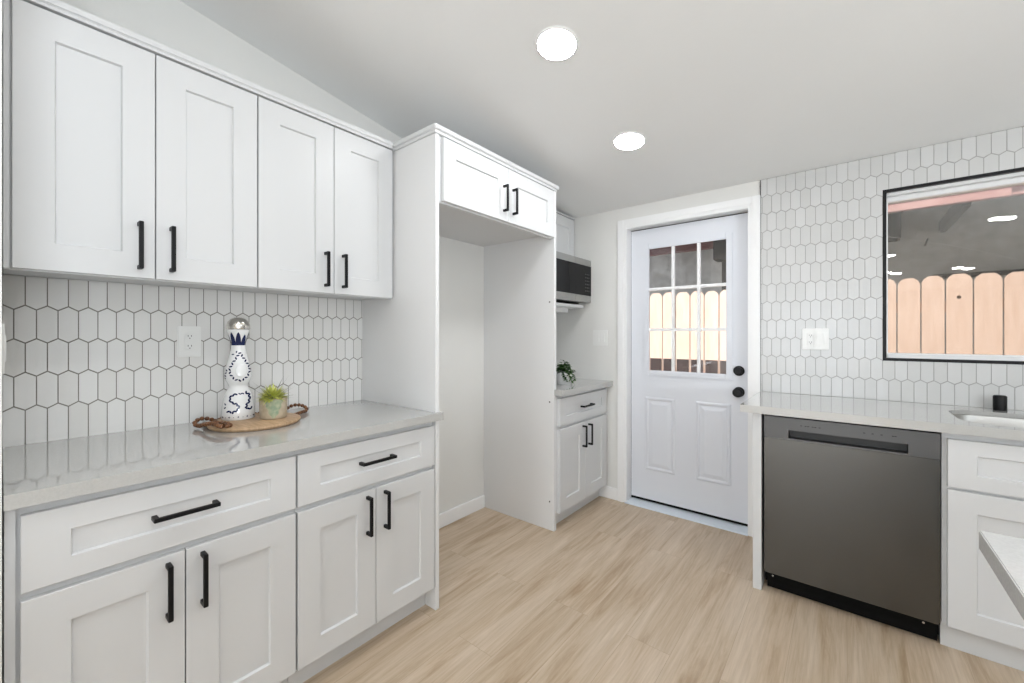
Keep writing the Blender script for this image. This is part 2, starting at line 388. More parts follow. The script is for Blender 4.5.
# ---------------------------------------------------------------- door
door = structroot('door_1', (-0.893, YB, 0))
cw = 0.070
b = MB()
def casing_piece(b, u0, u1, v0, v1, inner):  # stepped profile, thinner towards the inner edge
    b.fbox(fr, u0, u1, v0, v1, 0.0, 0.014, 0.003)
casing_piece(b, DX0 - cw, DX0, 0.0, DZ + cw, 'r'); casing_piece(b, DX1, DX1 + cw - 0.0005, 0.0, DZ + cw, 'l'); casing_piece(b, DX0, DX1, DZ, DZ + cw, 'd')
b.fbox(fr, DX0 - cw, DX0 - 0.022, 0.0, DZ + cw, 0.012, 0.020, 0.003)
b.fbox(fr, DX1 + 0.022, DX1 + cw - 0.0005, 0.0, DZ + cw, 0.012, 0.020, 0.003)
b.fbox(fr, DX0 - 0.022, DX1 + 0.022, DZ + 0.022, DZ + cw, 0.012, 0.0195, 0.003)
b.build('door_casing', M['trimw'], door)
b = MB()
for (u0, u1, v0, v1) in ((DX0 - 0.02, DX0, 0, DZ + 0.02), (DX1, DX1 + 0.02, 0, DZ + 0.02), (DX0, DX1, DZ, DZ + 0.02)):
    b.fbox(fr, u0, u1, v0, v1, -0.15, 0.0)
b.build('door_jamb', M['trimw'], door)
SY = 3.062; frd = FB(SY)
b = MB(); g = 0.003
for (u0, u1, v0, v1) in ((DX0, DX0 + 0.012, 0.02, DZ), (DX1 - 0.012, DX1, 0.02, DZ), (DX0 + 0.012, DX1 - 0.012, DZ - 0.012, DZ), (DX0 + 0.012, DX1 - 0.012, 0.022, 0.048)):
    b.fbox(frd, u0, u1, v0, v1, -0.06, -0.006)
b.build('weatherstrip', M['rubber'], door)
LX0, LX1, LZ0, LZ1 = -1.166, -0.617, 0.998, 1.926      # lite opening
b = MB(); s0, s1, sz0, sz1 = DX0 + 0.004, DX1 - 0.003, 0.04, DZ - 0.007
for (u0, u1, v0, v1) in ((s0, LX0, sz0, sz1), (LX1, s1, sz0, sz1), (LX0, LX1, sz0, LZ0), (LX0, LX1, LZ1, sz1)):
    b.fbox(frd, u0, u1, v0, v1, -0.044, 0.0)
def embossed(b, u0, u1, v0, v1):
    loops = [(0, 0.0), (0.008, 0.006), (0.016, 0.006), (0.026, -0.0), (0.030, -0.0), (0.055, 0.006)]
    V, Fs = [], []
    for (i, n) in loops: V += [frd(u0 + i, v0 + i, n + 0.0003), frd(u1 - i, v0 + i, n + 0.0003), frd(u1 - i, v1 - i, n + 0.0003), frd(u0 + i, v1 - i, n + 0.0003)]
    for k in range(len(loops) - 1):
        for j in range(4): Fs.append((4 * k + j, 4 * k + (j + 1) % 4, 4 * k + 4 + (j + 1) % 4, 4 * k + 4 + j))
    q = 4 * (len(loops) - 1); Fs.append((q, q + 1, q + 2, q + 3)); b.faces(V, Fs)
embossed(b, -1.182, -0.965, 0.262, 0.810); embossed(b, -0.822, -0.600, 0.262, 0.810)
slab = b.build('door_slab', M['door'], door)
b = MB(); fw = 0.028
for (u0, u1, v0, v1) in ((LX0 - fw, LX0 + 0.012, LZ0 - fw, LZ1 + fw), (LX1 - 0.012, LX1 + fw, LZ0 - fw, LZ1 + fw), (LX0 + 0.012, LX1 - 0.012, LZ0 - fw, LZ0 + 0.012), (LX0 + 0.012, LX1 - 0.012, LZ1 - 0.012, LZ1 + fw)):
    b.fbox(frd, u0, u1, v0, v1, -0.002, 0.009, 0.004)
b.build('lite_frame', M['door'], slab)
b = MB(); mw = 0.0105
iu0, iu1, iv0, iv1 = LX0 + 0.012, LX1 - 0.012, LZ0 + 0.012, LZ1 - 0.012
for k in (1, 2):
    u = iu0 + (iu1 - iu0) * k / 3; v = iv0 + (iv1 - iv0) * k / 3
    b.fbox(frd, u - mw, u + mw, iv0, iv1, -0.018, 0.004, 0.0015)
    b.fbox(frd, iu0, iu1, v - mw, v + mw, -0.0175, 0.0035, 0.0015)
b.build('muntin_grid', M['trimw'], slab)
b = MB(); b.fbox(frd, LX0, LX1, LZ0, LZ1, -0.026, -0.021); b.build('pane', M['glass'], slab)
for nm, z, pr in (('deadbolt', 1.036, [(0.033, 0), (0.033, 0.008), (0.029, 0.012), (0.024, 0.013), (0.024, 0.024), (0.020, 0.027), (0, 0.027)]),
                  ('door_knob', 0.897, [(0.033, 0), (0.033, 0.006), (0.028, 0.010), (0.013, 0.012), (0.012, 0.028), (0.022, 0.034), (0.030, 0.046), (0.030, 0.054), (0.022, 0.062), (0, 0.064)])):
    b = MB(); b.lathe(pr, (-0.553, SY, z), 'Y', 32); b.build(nm, M['black'], slab)
b = MB()
b.hexa([(DX0 - 0.012, 2.970, 0), (DX1 + 0.002, 2.970, 0), (DX1 + 0.002, 3.14, 0), (DX0 - 0.012, 3.14, 0), (DX0 - 0.012, 2.974, 0.010), (DX1 + 0.002, 2.974, 0.010), (DX1 + 0.002, 3.14, 0.024), (DX0 - 0.012, 3.14, 0.024)], 0.002)
b.build('threshold', M['thresh'], door)

# ---------------------------------------------------------------- cabinet fronts
def shaker(b, fr, u0, u1, v0, v1, st=0.083, rl=0.083, t=0.02, rec=0.009):
    """one-piece shaker front lying on n=0..t with a recessed panel"""
    c = 0.0015; i = 0.0035
    def loop(du, dv, n): return [fr(u0 + du, v0 + dv, n), fr(u1 - du, v0 + dv, n), fr(u1 - du, v1 - dv, n), fr(u0 + du, v1 - dv, n)]
    L = [loop(0, 0, 0), loop(0, 0, t - c), loop(c, c, t), loop(st - i, rl - i, t), loop(st, rl, t - rec)]
    sub = bmesh.new(); vs = [[sub.verts.new(p) for p in l] for l in L]
    for a, d in zip(vs, vs[1:]):
        for k in range(4): sub.faces.new((a[k], a[(k + 1) % 4], d[(k + 1) % 4], d[k]))
    sub.faces.new(vs[0]); sub.faces.new(vs[-1]); bmesh.ops.recalc_face_normals(sub, faces=sub.faces); b._add(sub); return b
def pull(fr, u, v, L, vert, n0, parent):
    b = MB(); h = L / 2; w = 0.0058; d0, d1 = 0.026, 0.036
    def bx(a0, a1, c0, c1, e0, e1, bev):
        if vert: b.fbox(fr, u + c0, u + c1, v + a0, v + a1, n0 + e0, n0 + e1, bev)
        else: b.fbox(fr, u + a0, u + a1, v + c0, v + c1, n0 + e0, n0 + e1, bev)
    bx(-h, h, -w, w, d0, d1, 0.0012)
    for s in (-1, 1):
        a, c = sorted((s * h, s * (h - 0.0125))); bx(a, c, -w, w, 0.0, d0 + 0.001, 0.001)
    return b.build('handle', M['black'], parent)
def front(kind, fr, u0, u1, v0, v1, root, handle=None, st=0.083, rl=0.083, L=0.152):
    b = MB(); shaker(b, fr, u0, u1, v0, v1, st, rl); d = b.build(kind, M['cab'], root)
    if handle: pull(fr, handle[0], handle[1], L, handle[2], 0.02, d)
    return d

# ---- left base cabinets
XD = -1.495     # carcass face; fronts stand 2 cm proud of it
fl = FL(XD)
def base_left(y0, y1, fa, fb, label, filler=None):
    r = thing('base_cabinet', ((XL + XD) / 2, (y0 + y1) / 2, 0), label, 'cabinet', 'white shaker base cabinets along the left wall')
    b = MB(); b.box(XL + 0.001, XD, y0 + 0.0005, y1 - 0.0005, 0.105, 0.879, 0.001)
    if filler: b.box(XD, XD + 0.012, filler[0], filler[1], 0.105, 0.879, 0.001)
    b.build('carcass', M['cab'], r)
    b = MB(); b.box(XL + 0.02, -1.547, y0 + 0.0005, y1 - 0.0005, 0, 0.105); b.build('toe_kick', M['cab'], r)
    front('drawer', fl, fa, fb, 0.674, 0.854, r, ((fa + fb) / 2, 0.771, False), rl=0.060)
    mid = (fa + fb) / 2
    front('door', fl, fa, mid - 0.0015, 0.108, 0.655, r, (mid - 0.040, 0.559, True))
    front('door', fl, mid + 0.0015, fb, 0.108, 0.655, r, (mid + 0.040, 0.559, True))
base_left(0.005, 0.6435, 0.029, 0.640, 'white two door base cabinet nearest the camera, left of its neighbour', (0.005, 0.022))
base_left(0.6435, 1.2605, 0.647, 1.258, 'white two door base cabinet standing against the tall side panel')
b = MB()
Q = [(XL + 0.001, 0.0045), (-1.45, 0.0045), (-1.45, 1.288), (-1.4738, 1.288), (-1.4738, 1.2612), (XL + 0.001, 1.2612)]; b.prism([(x, y, 0.880) for x, y in Q], [(x, y, 0.914) for x, y in Q])
o = b.build('worktop', M['quartz'], origin=((XL - 1.45) / 2, 0.63, 0.880)); tag(o, 'long grey quartz worktop on the left base cabinets carrying the bottle', 'countertop')

# ---- left upper cabinets
XU = -1.81; fu = FL(XU)
def upper(y0, y1, fa, fb, label, filler=None):
    r = thing('wall_cabinet', ((XL + XU) / 2, (y0 + y1) / 2, 1.456), label, 'cabinet', 'white shaker wall cabinets over the left worktop')
    b = MB(); b.box(XL + 0.007, XU, y0 + 0.0005, y1 - 0.0005, 1.464, 2.212, 0.001)
    b.box(XU - 0.018, XU, y0 + 0.001, y1 - 0.001, 1.4535, 1.464)
    if filler: b.box(XU, XU + 0.010, filler[0], filler[1], 1.456, 2.212, 0.001)
    b.build('carcass', M['cab'], r)
    mid = (fa + fb) / 2
    front('door', fu, fa, mid - 0.0015, 1.457, 2.206, r, (mid - 0.041, 1.5605, True))
    front('door', fu, mid + 0.0015, fb, 1.457, 2.206, r, (mid + 0.041, 1.5605, True))
upper(0.0045, 0.633, 0.020, 0.631, 'white shaker wall cabinet nearest the camera, above the socket', (0.0045, 0.016))
upper(0.633, 1.2605, 0.636, 1.250, 'white shaker wall cabinet touching the tall refrigerator surround')
b = MB()
b.box(XL + 0.01, XU + 0.025, 0.0045, 1.2475, 2.212, 2.222); b.box(XL + 0.01, XU + 0.030, 0.0045, 1.2475, 2.222, 2.245, 0.003)
o = b.build('crown_strip', M['cab'], origin=(-1.95, 0.62, 2.212)); tag(o, 'flat white crown strip on top of the wall cabinets', 'trim')

# ---- refrigerator surround
b = MB(); b.box(XL + 0.001, -1.475, 1.2625, 1.2845, 0, 2.205, 0.001)
o = b.build('tall_side_panel', M['panel'], origin=(-1.78, 1.2735, 0)); tag(o, 'tall white panel between the left worktop and the empty refrigerator alcove', 'panel')
pf = thing('tall_side_panel', (-1.78, 2.265, 0), 'tall white panel with dark screw holes on the far side of the alcove', 'panel')
b = MB(); b.box(XL + 0.001, -1.472, 2.2525, 2.2775, 0, 2.205, 0.001); b.build('board', M['panel'], pf)
for z in (1.487, 0.835, 0.186):
    b = MB(); b.lathe([(0.0055, 0), (0.0055, 0.0012), (0, 0.0014)], (-1.507, 2.2525, z), 'Y', 14); b.build('screw_hole', M['slot'], pf)
rc = thing('over_refrigerator_cabinet', (-1.78, 1.768, 1.92), 'white two door cabinet bridging the refrigerator alcove', 'cabinet')
XF = -1.485; ff = FL(XF)
b = MB(); b.box(XL + 0.001, XF, 1.2855, 2.2515, 1.925, 2.205); b.box(XF - 0.02, XF, 1.2855, 2.2515, 1.892, 1.925); b.build('carcass', M['cab'], rc)
front('door', ff, 1.304, 1.7765, 1.900, 2.198, rc, (1.737, 2.020, True), L=0.145)
front('door', ff, 1.7795, 2.248, 1.900, 2.198, rc, (1.819, 2.020, True), L=0.145)
b = MB()
b.box(XL + 0.01, -1.470, 1.2560, 2.2840, 2.2055, 2.220); b.box(XL + 0.01, -1.462, 1.2490, 2.2980, 2.220, 2.244, 0.003)
o = b.build('crown_strip', M['cab'], origin=(-1.78, 1.77, 2.2055)); tag(o, 'stepped white crown strip capping the refrigerator surround', 'trim')

# ---- far corner cabinets
XC = -1.472; fc = FL(XC)
r = thing('base_cabinet', (-1.78, 2.63, 0), 'small white base cabinet in the corner beside the door', 'cabinet')
b = MB(); b.box(XL + 0.001, XC, 2.2795, 2.982, 0.105, 0.879, 0.001); b.build('carcass', M['cab'], r)
b = MB(); b.box(XL + 0.02, -1.522, 2.2795, 2.976, 0, 0.105); b.build('toe_kick', M['cab'], r)
front('drawer', fc, 2.292, 2.966, 0.674, 0.854, r, (2.632, 0.772, False), rl=0.060)
front('door', fc, 2.292, 2.6275, 0.108, 0.655, r, (2.590, 0.559, True))
front('door', fc, 2.6305, 2.966, 0.108, 0.655, r, (2.672, 0.559, True))
b = MB(); Q = [(XL + 0.001, 2.2785), (-1.4712, 2.2785), (-1.4712, 2.252), (-1.412, 2.252), (-1.412, YB - 0.001), (XL + 0.001, YB - 0.001)]; b.prism([(x, y, 0.880) for x, y in Q], [(x, y, 0.916) for x, y in Q])
o = b.build('worktop', M['quartz'], origin=(-1.75, 2.63, 0.880)); tag(o, 'short grey quartz worktop in the far corner by the door', 'countertop')
r = thing('wall_cabinet', (-1.92, 2.635, 1.88), 'small white wall cabinet above the microwave', 'cabinet')
b = MB(); b.box(XL + 0.001, -1.772, 2.290, 2.982, 1.880, 2.222, 0.001); b.build('carcass', M['cab'], r)
b = MB(); b.box(XL + 0.01, -1.745, 2.290, 2.984, 2.2225, 2.232); b.build('top_strip', M['cab'], r)
fx = FL(-1.772); front('door', fx, 2.293, 2.6345, 1.884, 2.218, r); front('door', fx, 2.6375, 2.980, 1.884, 2.218, r)

# microwave
r = thing('microwave', (-1.85, 2.64, 1.535), 'stainless microwave with black glass front above the corner worktop', 'microwave')
MY0, MY1, MZ0, MZ1 = 2.296, 2.988, 1.530, 1.868
b = MB(); b.box(XL + 0.02, -1.640, MY0, MY1, MZ0, MZ1, 0.003); b.build('body', M['steel'], r)
fm = FL(-1.640)
b = MB(); b.fbox(fm, MY0, 2.748, MZ0, MZ1, 0, 0.038, 0.002)
dr = b.build('door', M['steel_brushed'], r)
b = MB(); b.fbox(fm, MY0 + 0.03, 2.748, MZ0 + 0.054, MZ1 - 0.05, 0.0375, 0.040); b.build('door_glass', M['mwglass'], dr)
b = MB(); b.fbox(fm, 2.750, MY1, MZ0, MZ1, 0, 0.038, 0.002)
cp = b.build('control_panel', M['steel_brushed'], r)
b = MB(); b.fbox(fm, 2.750, MY1, MZ0 + 0.054, MZ1 - 0.05, 0.0375, 0.040); b.build('panel_glass', M['mwglass'], cp)
for i in range(3):
    for j in range(6):
        b = MB(); b.fbox(fm, 2.895 + i * 0.025, 2.908 + i * 0.025, 1.615 + j * 0.026, 1.625 + j * 0.026, 0.0399, 0.0404); b.build('key', M['key'], cp)
b = MB(); b.box(XL + 0.02, -1.70, MY0 + 0.02, MY1 - 0.02, MZ0 - 0.006, MZ0 - 0.0005); b.build('vent_grille', M['rubber'], r)
# shelf board under it
b = MB(); P = []
def rr(x0, x1, y0, y1, rad, n=6):
    Q = []
    for (cx, cy, a0) in ((x1 - rad, y0 + rad, -90), (x1 - rad, y1 - rad, 0)):
        for k in range(n + 1): a = math.radians(a0 + 90 * k / n); Q.append((cx + rad * math.cos(a), cy + rad * math.sin(a)))
    return [(x0, y0)] + Q + [(x0, y1)]
Q = rr(XL + 0.001, -1.645, 2.296, 2.962, 0.025)
r = thing('shelf_board', (-1.87, 2.63, 1.49), 'white rounded shelf board just under the microwave', 'shelf')
b.prism([(x, y, 1.489) for x, y in Q], [(x, y, 1.510) for x, y in Q]); b.build('board', M['trimw'], r)
b = MB(); b.box(XL + 0.001, -1.76, 2.30, 2.90, 1.455, 1.4885, 0.002); b.build('support_cleat', M['trimw'], r)

# ---------------------------------------------------------------- window-side run
b = MB(); b.box(-0.369, -0.3315, 2.383, YB - 0.001, 0, 0.8835, 0.001)
o = b.build('end_panel', M['cab'], origin=(-0.35, 2.69, 0)); tag(o, 'narrow white end panel between the door and the dishwasher', 'panel')

dwr = thing('dishwasher', (-0.012, 2.69, 0), 'dark stainless dishwasher under the window worktop', 'dishwasher')
fd = FB(2.42)
DXa, DXb = -0.3235, 0.297
b = MB(); b.box(DXa, DXb, 2.462, 2.95, 0.02, 0.876); b.build('tub_body', M['rubber'], dwr)
b = MB(); b.fbox(fd, DXa + 0.004, DXb - 0.004, 0.098, 0.769, 0, 0.036, 0.004); dd = b.build('door', M['dw'], dwr)
b = MB(); pu0, pu1, pv0, pv1 = -0.219, 0.199, 0.775, 0.814
for (u0, u1, v0, v1) in ((DXa + 0.004, pu0, 0.7695, 0.872), (pu1, DXb - 0.004, 0.7695, 0.872), (pu0, pu1, 0.7695, pv0), (pu0, pu1, pv1, 0.872)):
    b.fbox(fd, u0, u1, v0, v1, -0.04, 0.036)
cpn = b.build('control_panel', M['dwtop'], dwr)
b = MB(); b.fbox(fd, pu0, pu1, pv0, pv1, -0.04, -0.012); b.build('handle_pocket', M['pocket'], cpn)
for u in (-0.172, -0.155, -0.145, -0.128, -0.118, -0.102, 0.055, 0.083, 0.112, 0.148, 0.156):
    b = MB(); b.fbox(fd, u, u + 0.007, 0.840, 0.8425, 0.036, 0.0363); b.build('control_mark', M['rubber'], cpn)
b = MB(); b.box(DXa + 0.01, DXb - 0.006, 2.443, 2.46, 0.003, 0.10); b.build('toe_kick', M['rubber'], dwr)
for u in (-0.29, 0.25):
    b = MB(); b.lathe([(0.004, 0), (0.004, 0.002), (0, 0.0025)], (u, 2.443, 0.062), 'Y', 12); b.build('screw', M['steel'], dwr)

sc = thing('sink_cabinet', (0.78, 2.69, 0), 'white sink cabinet right of the dishwasher', 'cabinet')
fs = FB(2.405)
b = MB(); b.box(0.2985, 0.318, 2.405, 2.98, 0.103, 0.8835); b.box(1.20, 1.22, 2.405, 2.98, 0.103, 0.8835)
b.box(0.318, 1.20, 2.405, 2.98, 0.103, 0.12); b.box(0.318, 1.20, 2.405, 2.425, 0.12, 0.8835); b.build('carcass', M['cab'], sc)
b = MB(); b.box(0.2985, 1.22, 2.432, 2.5, 0, 0.103); b.build('toe_kick', M['cab'], sc)
front('drawer_front', fs, 0.313, 0.757, 0.665, 0.856, sc, None, rl=0.060); front('drawer_front', fs, 0.761, 1.205, 0.665, 0.856, sc, None, rl=0.060)
front('door', fs, 0.313, 0.757, 0.104, 0.653, sc, (0.716, 0.559, True)); front('door', fs, 0.761, 1.205, 0.104, 0.653, sc, (0.801, 0.559, True))
nb = thing('base_cabinet', (1.67, 2.69, 0), 'wide white base cabinet standing right of the sink cabinet', 'cabinet')
b = MB(); b.box(1.221, 2.10, 2.405, 2.98, 0.103, 0.8835); b.build('carcass', M['cab'], nb)
b = MB(); b.box(1.221, 2.10, 2.432, 2.95, 0, 0.103); b.build('toe_kick', M['cab'], nb)
front('door', fs, 1.226, 1.66, 0.104, 0.856, nb, (1.62, 0.70, True)); front('door', fs, 1.664, 2.095, 0.104, 0.856, nb, (1.704, 0.70, True))

# worktop with the sink cut-out
def rrect(x0, x1, y0, y1, rad, n=8):
    Q = []
    for (cx, cy, a0) in ((x1 - rad, y0 + rad, -90), (x1 - rad, y1 - rad, 0), (x0 + rad, y1 - rad, 90), (x0 + rad, y0 + rad, 180)):
        for k in range(n + 1): a = math.radians(a0 + 90 * k / n); Q.append((cx + rad * math.cos(a), cy + rad * math.sin(a)))
    return Q
def slab_hole(x0, x1, y0, y1, hole, z0, z1):
    bm = bmesh.new(); out = [(x0, y0), (x1, y0), (x1, y1), (x0, y1)]
    for z in (z0, z1):
        V = [bm.verts.new((x, y, z)) for x, y in out]; H = [bm.verts.new((x, y, z)) for x, y in hole]
        E = [bm.edges.new((V[i], V[(i + 1) % 4])) for i in range(4)] + [bm.edges.new((H[i], H[(i + 1) % len(H)])) for i in range(len(H))]
        bmesh.ops.triangle_fill(bm, edges=E, use_beauty=True)
        if z == z0: V0, H0 = V, H
    for A, B in ((V0, V), (H0, H)):
        for i in range(len(A)): bm.faces.new((A[i], A[(i + 1) % len(A)], B[(i + 1) % len(A)], B[i]))
    bmesh.ops.recalc_face_normals(bm, faces=bm.faces); return bm
SX0, SX1, SY0, SY1 = 0.362, 1.10, 2.424, 2.835
b = MB(); b._add(slab_hole(-0.420, 2.12, 2.350, YB - 0.0085, rrect(SX0, SX1, SY0, SY1, 0.105), 0.9015, 0.921))
b.box(-0.420, 2.12, 2.350, 2.380, 0.884, 0.9015); b.box(-0.420, -0.390, 2.380, YB - 0.0085, 0.884, 0.9015)   # built-up edge
o = b.build('worktop', M['quartz'], origin=(0.85, 2.67, 0.884)); tag(o, 'pale quartz worktop under the window with the sink cut into it', 'countertop')
r = thing('sink', (0.73, 2.636, 0.70), 'stainless steel undermount sink below the window', 'sink')
lev = [(0.018, 0.9), (0.004, 0.9), (0.001, 0.893), (-0.006, 0.80), (-0.012, 0.72), (-0.03, 0.700), (-0.10, 0.692)]
bm = bmesh.new(); R = []
for (e, z) in lev: R.append([bm.verts.new((x, y, z)) for x, y in rrect(SX0 - e, SX1 + e, SY0 - e, SY1 + e, max(0.02, 0.105 + e))])
for A, B in zip(R, R[1:]):
    for i in range(len(A)): bm.faces.new((A[i], A[(i + 1) % len(A)], B[(i + 1) % len(A)], B[i]))
bm.faces.new(R[-1]); b = MB(); b._add(bm, True); b.build('basin', M['steel_brushed'], r)
b = MB(); b.lathe([(0.045, 0), (0.045, 0.003), (0.03, 0.004), (0.028, 0.001), (0, 0.001)], (0.73, 2.64, 0.692), 'Z', 28); b.build('drain', M['steel'], r)
b = MB(); b.lathe([(0.022, 0), (0.0225, 0.003), (0.0225, 0.063), (0.0205, 0.0675), (0.018, 0.069), (0, 0.0695)], (0.553, 2.925, 0.9215), 'Z', 32)
o = b.build('sink_air_gap_cap', M['black'], origin=(0.553, 2.925, 0.9215)); tag(o, 'small black cylinder cap standing behind the sink', 'faucet part')

# ---- island by the camera
isl = thing('island', (1.1, 0.3, 0), 'white topped island corner at the lower right edge', 'island')
b = MB(); b.box(0.188, 1.9, -1.0, 1.130, 0.878, 0.913, 0.002); b.build('island_top', M['quartz_white'], isl)
b = MB(); b.box(0.46, 1.85, -0.9, 1.05, 0.0, 0.8775, 0.002); b.build('island_base', M['cab'], isl)

# ---------------------------------------------------------------- wall plates
def duplex(b, fr, u, v, n):
    for s in (-1, 1): b.fbox(fr, u - 0.014, u + 0.014, v + s * 0.020 - 0.013, v + s * 0.020 + 0.013, n - 0.001, n + 0.002, 0.003)
def slots(fr, u, v, n, parent):
    for s in (-1, 1):
        for (du, hw, v0, v1) in ((-0.0055, 0.001, -0.001, 0.006), (0.0055, 0.001, -0.001, 0.006), (0, 0.002, -0.009, -0.0055)):
            b = MB(); b.fbox(fr, u + du - hw, u + du + hw, v + s * 0.020 + v0, v + s * 0.020 + v1, n, n + 0.0006); b.build('slot', M['slot'], parent)
fo = FL(XL + 0.006)
r = thing('wall_outlet', (XL + 0.006, 0.484, 1.245), 'white double socket on the left tiles beside the bottle', 'outlet')
b = MB(); b.fbox(fo, 0.4445, 0.5235, 1.182, 1.307, 0, 0.007, 0.003); b.build('cover_plate', M['plate'], r)
b = MB(); b.fbox(fo, 0.467, 0.501, 1.211, 1.279, 0.0065, 0.0085, 0.001); duplex(b, fo, 0.484, 1.245, 0.009); rcp = b.build('receptacle', M['plate'], r)
slots(fo, 0.484, 1.245, 0.011, rcp)
fw_ = FB(YB)
r = thing('light_switch', (-1.52, YB, 1.249), 'double white light switch left of the door', 'switch')
b = MB(); b.fbox(fw_, -1.583, -1.455, 1.188, 1.312, 0, 0.007, 0.003); b.build('cover_plate', M['plate'], r)
for c in (-1.5425, -1.4955):
    b = MB(); b.hexa([fw_(c - 0.0165, 1.216, 0.005), fw_(c + 0.0165, 1.216, 0.005), fw_(c + 0.0165, 1.284, 0.005), fw_(c - 0.0165, 1.284, 0.005),
                      fw_(c - 0.0165, 1.216, 0.012), fw_(c + 0.0165, 1.216, 0.012), fw_(c + 0.0165, 1.284, 0.008), fw_(c - 0.0165, 1.284, 0.008)], 0.001)
    b.build('rocker', M['plate'], r)
ft = FB(YB - 0.008)
r = thing('socket_and_switch_plate', (-0.143, YB - 0.008, 1.249), 'white plate with socket and rocker on the tiles beside the window', 'outlet')
b = MB(); b.fbox(ft, -0.206, -0.080, 1.186, 1.311, 0, 0.007, 0.003); b.build('cover_plate', M['plate'], r)
b = MB(); b.fbox(ft, -0.183, -0.149, 1.214, 1.282, 0.0065, 0.0085, 0.001); duplex(b, ft, -0.166, 1.248, 0.009); rcp = b.build('receptacle', M['plate'], r)
slots(ft, -0.166, 1.248, 0.011, rcp)
b = MB(); b.hexa([ft(-0.137, 1.214, 0.005), ft(-0.103, 1.214, 0.005), ft(-0.103, 1.282, 0.005), ft(-0.137, 1.282, 0.005), ft(-0.137, 1.214, 0.012), ft(-0.103, 1.214, 0.012), ft(-0.103, 1.282, 0.008), ft(-0.137, 1.282, 0.008)], 0.001)
b.build('rocker', M['plate'], r)
r = thing('light_switch', (-1.62, 0.0022, 1.24), 'white switch plate on the end wall at the left edge', 'switch')
fe = lambda u, v, n: (u, 0.0022 + n, v)
b = MB(); b.fbox(fe, -1.70, -1.58, 1.175, 1.300, 0, 0.0045, 0.002); b.build('cover_plate', M['plate'], r)
for c in (-1.685, -1.635):
    b = MB(); b.fbox(fe, c, c + 0.036, 1.205, 1.27, 0.004, 0.007, 0.001); b.build('rocker', M['plate'], r)

# ---------------------------------------------------------------- recessed ceiling lights
def can(x, y, label):
    z = zc(y); sl = -0.15 if y >= -1.5 else 0.15
    nrm = Vector((0, -sl, -1)).normalized() if False else Vector((0, sl, -1)).normalized()
    rot = Vector((0, 0, 1)).rotation_difference(nrm).to_matrix()
    r = thing('recessed_light', (x, y, z), label, 'ceiling light', 'recessed ceiling lights')
    b = MB(); b.lathe([(0.079, 0.0), (0.079, 0.004), (0.080, 0.0055), (0.086, 0.0045), (0.090, 0.001), (0.090, 0.0)], (x, y, z), n=48, rot=rot)
    b.build('trim_ring', M['trimw'], r)
    b = MB(); b.lathe([(0.0785, 0.0003), (0.0785, 0.0038), (0.07, 0.0045), (0, 0.005)], (x, y, z), n=48, rot=rot)
    b.build('lens', M['lens'], r)
can(-0.932, 1.446, 'larger round recessed ceiling light, nearer the camera')
can(-0.948, 2.213, 'smaller round recessed ceiling light, nearer the door')
for (x, y, l) in ((-0.55, 0.10, 'round recessed ceiling light over the left worktop'), (1.45, 1.446, 'round recessed ceiling light over the island'),
                  (1.45, 0.30, 'round recessed ceiling light over the island end'), (1.64, -2.2, 'round recessed light mirrored right of the window'), (0.56, -3.4, 'round recessed light mirrored left of the window'),
                  (1.66, -4.6, 'round recessed light mirrored above the fence middle'), (0.72, -4.6, 'round recessed light mirrored above the fence left end'), (-1.0, -3.0, 'round recessed light on the left of the living room')):
    can(x, y, l)

# ---------------------------------------------------------------- things on the left worktop
ZW = 0.914
b = MB(); TC = (-1.850, 0.648)
b.lathe([(0.150, 0), (0.156, 0.003), (0.160, 0.009), (0.159, 0.015), (0.156, 0.017), (0, 0.017)], (TC[0], TC[1], ZW), 'Z', 72)
o = b.build('serving_board', M['board'], origin=(TC[0], TC[1], ZW)); tag(o, 'round wooden serving board under the bottle and planter', 'tray')
ZT = ZW + 0.017
BX, BY = -1.941, 0.614
prof = [(0.0, 0.0), (0.0565, 0.0), (0.0595, 0.004), (0.0578, 0.03), (0.0545, 0.06), (0.0508, 0.085), (0.0470, 0.100), (0.0420, 0.112), (0.0365, 0.122), (0.0330, 0.131), (0.0350, 0.140), (0.0440, 0.157), (0.0475, 0.172), (0.0460, 0.190), (0.0425, 0.212), (0.0380, 0.232), (0.0325, 0.254), (0.0275, 0.277), (0.0245, 0.294), (0.0245, 0.303), (0.0280, 0.318), (0.0335, 0.338), (0.0385, 0.355), (0.0392, 0.362)]
r = thing('ceramic_bottle', (BX, BY, ZT), 'white ceramic bottle painted blue with a silver dome stopper', 'bottle')
b = MB(); b.lathe([(p[0], p[1] + ZT) for p in prof] + [(0.038, 0.363 + ZT), (0.0, 0.363 + ZT)], (BX, BY, 0), 'Z', 48); b.build('body', M['ceramic'], r, smooth_angle=50)
b = MB(); b.lathe([(0.0405, 0.3635), (0.042, 0.367), (0.041, 0.381), (0.036, 0.395), (0.0275, 0.405), (0.0145, 0.411), (0, 0.413)], (BX, BY, ZT), 'Z', 40)
b.build('stopper', M['silver'], r)
face = math.atan2(-BY, -BX)          # side of the bottle turned to the room
def rad(z):
    for (r0, z0), (r1, z1) in zip(prof[1:], prof[2:]):
        if z0 <= z <= z1 and z1 > z0: return r0 + (r1 - r0) * (z - z0) / (z1 - z0)
    return prof[-1][0]
def surf(x, z, off=0.0005):
    """x: metres sideways across the painted face (right positive), z: height on the bottle"""
    rr_ = rad(z); a = face + max(-1.5, min(1.5, math.asin(max(-0.999, min(0.999, x / rr_)))))
    return Vector((BX + (rr_ + off) * math.cos(a), BY + (rr_ + off) * math.sin(a), ZT + z))
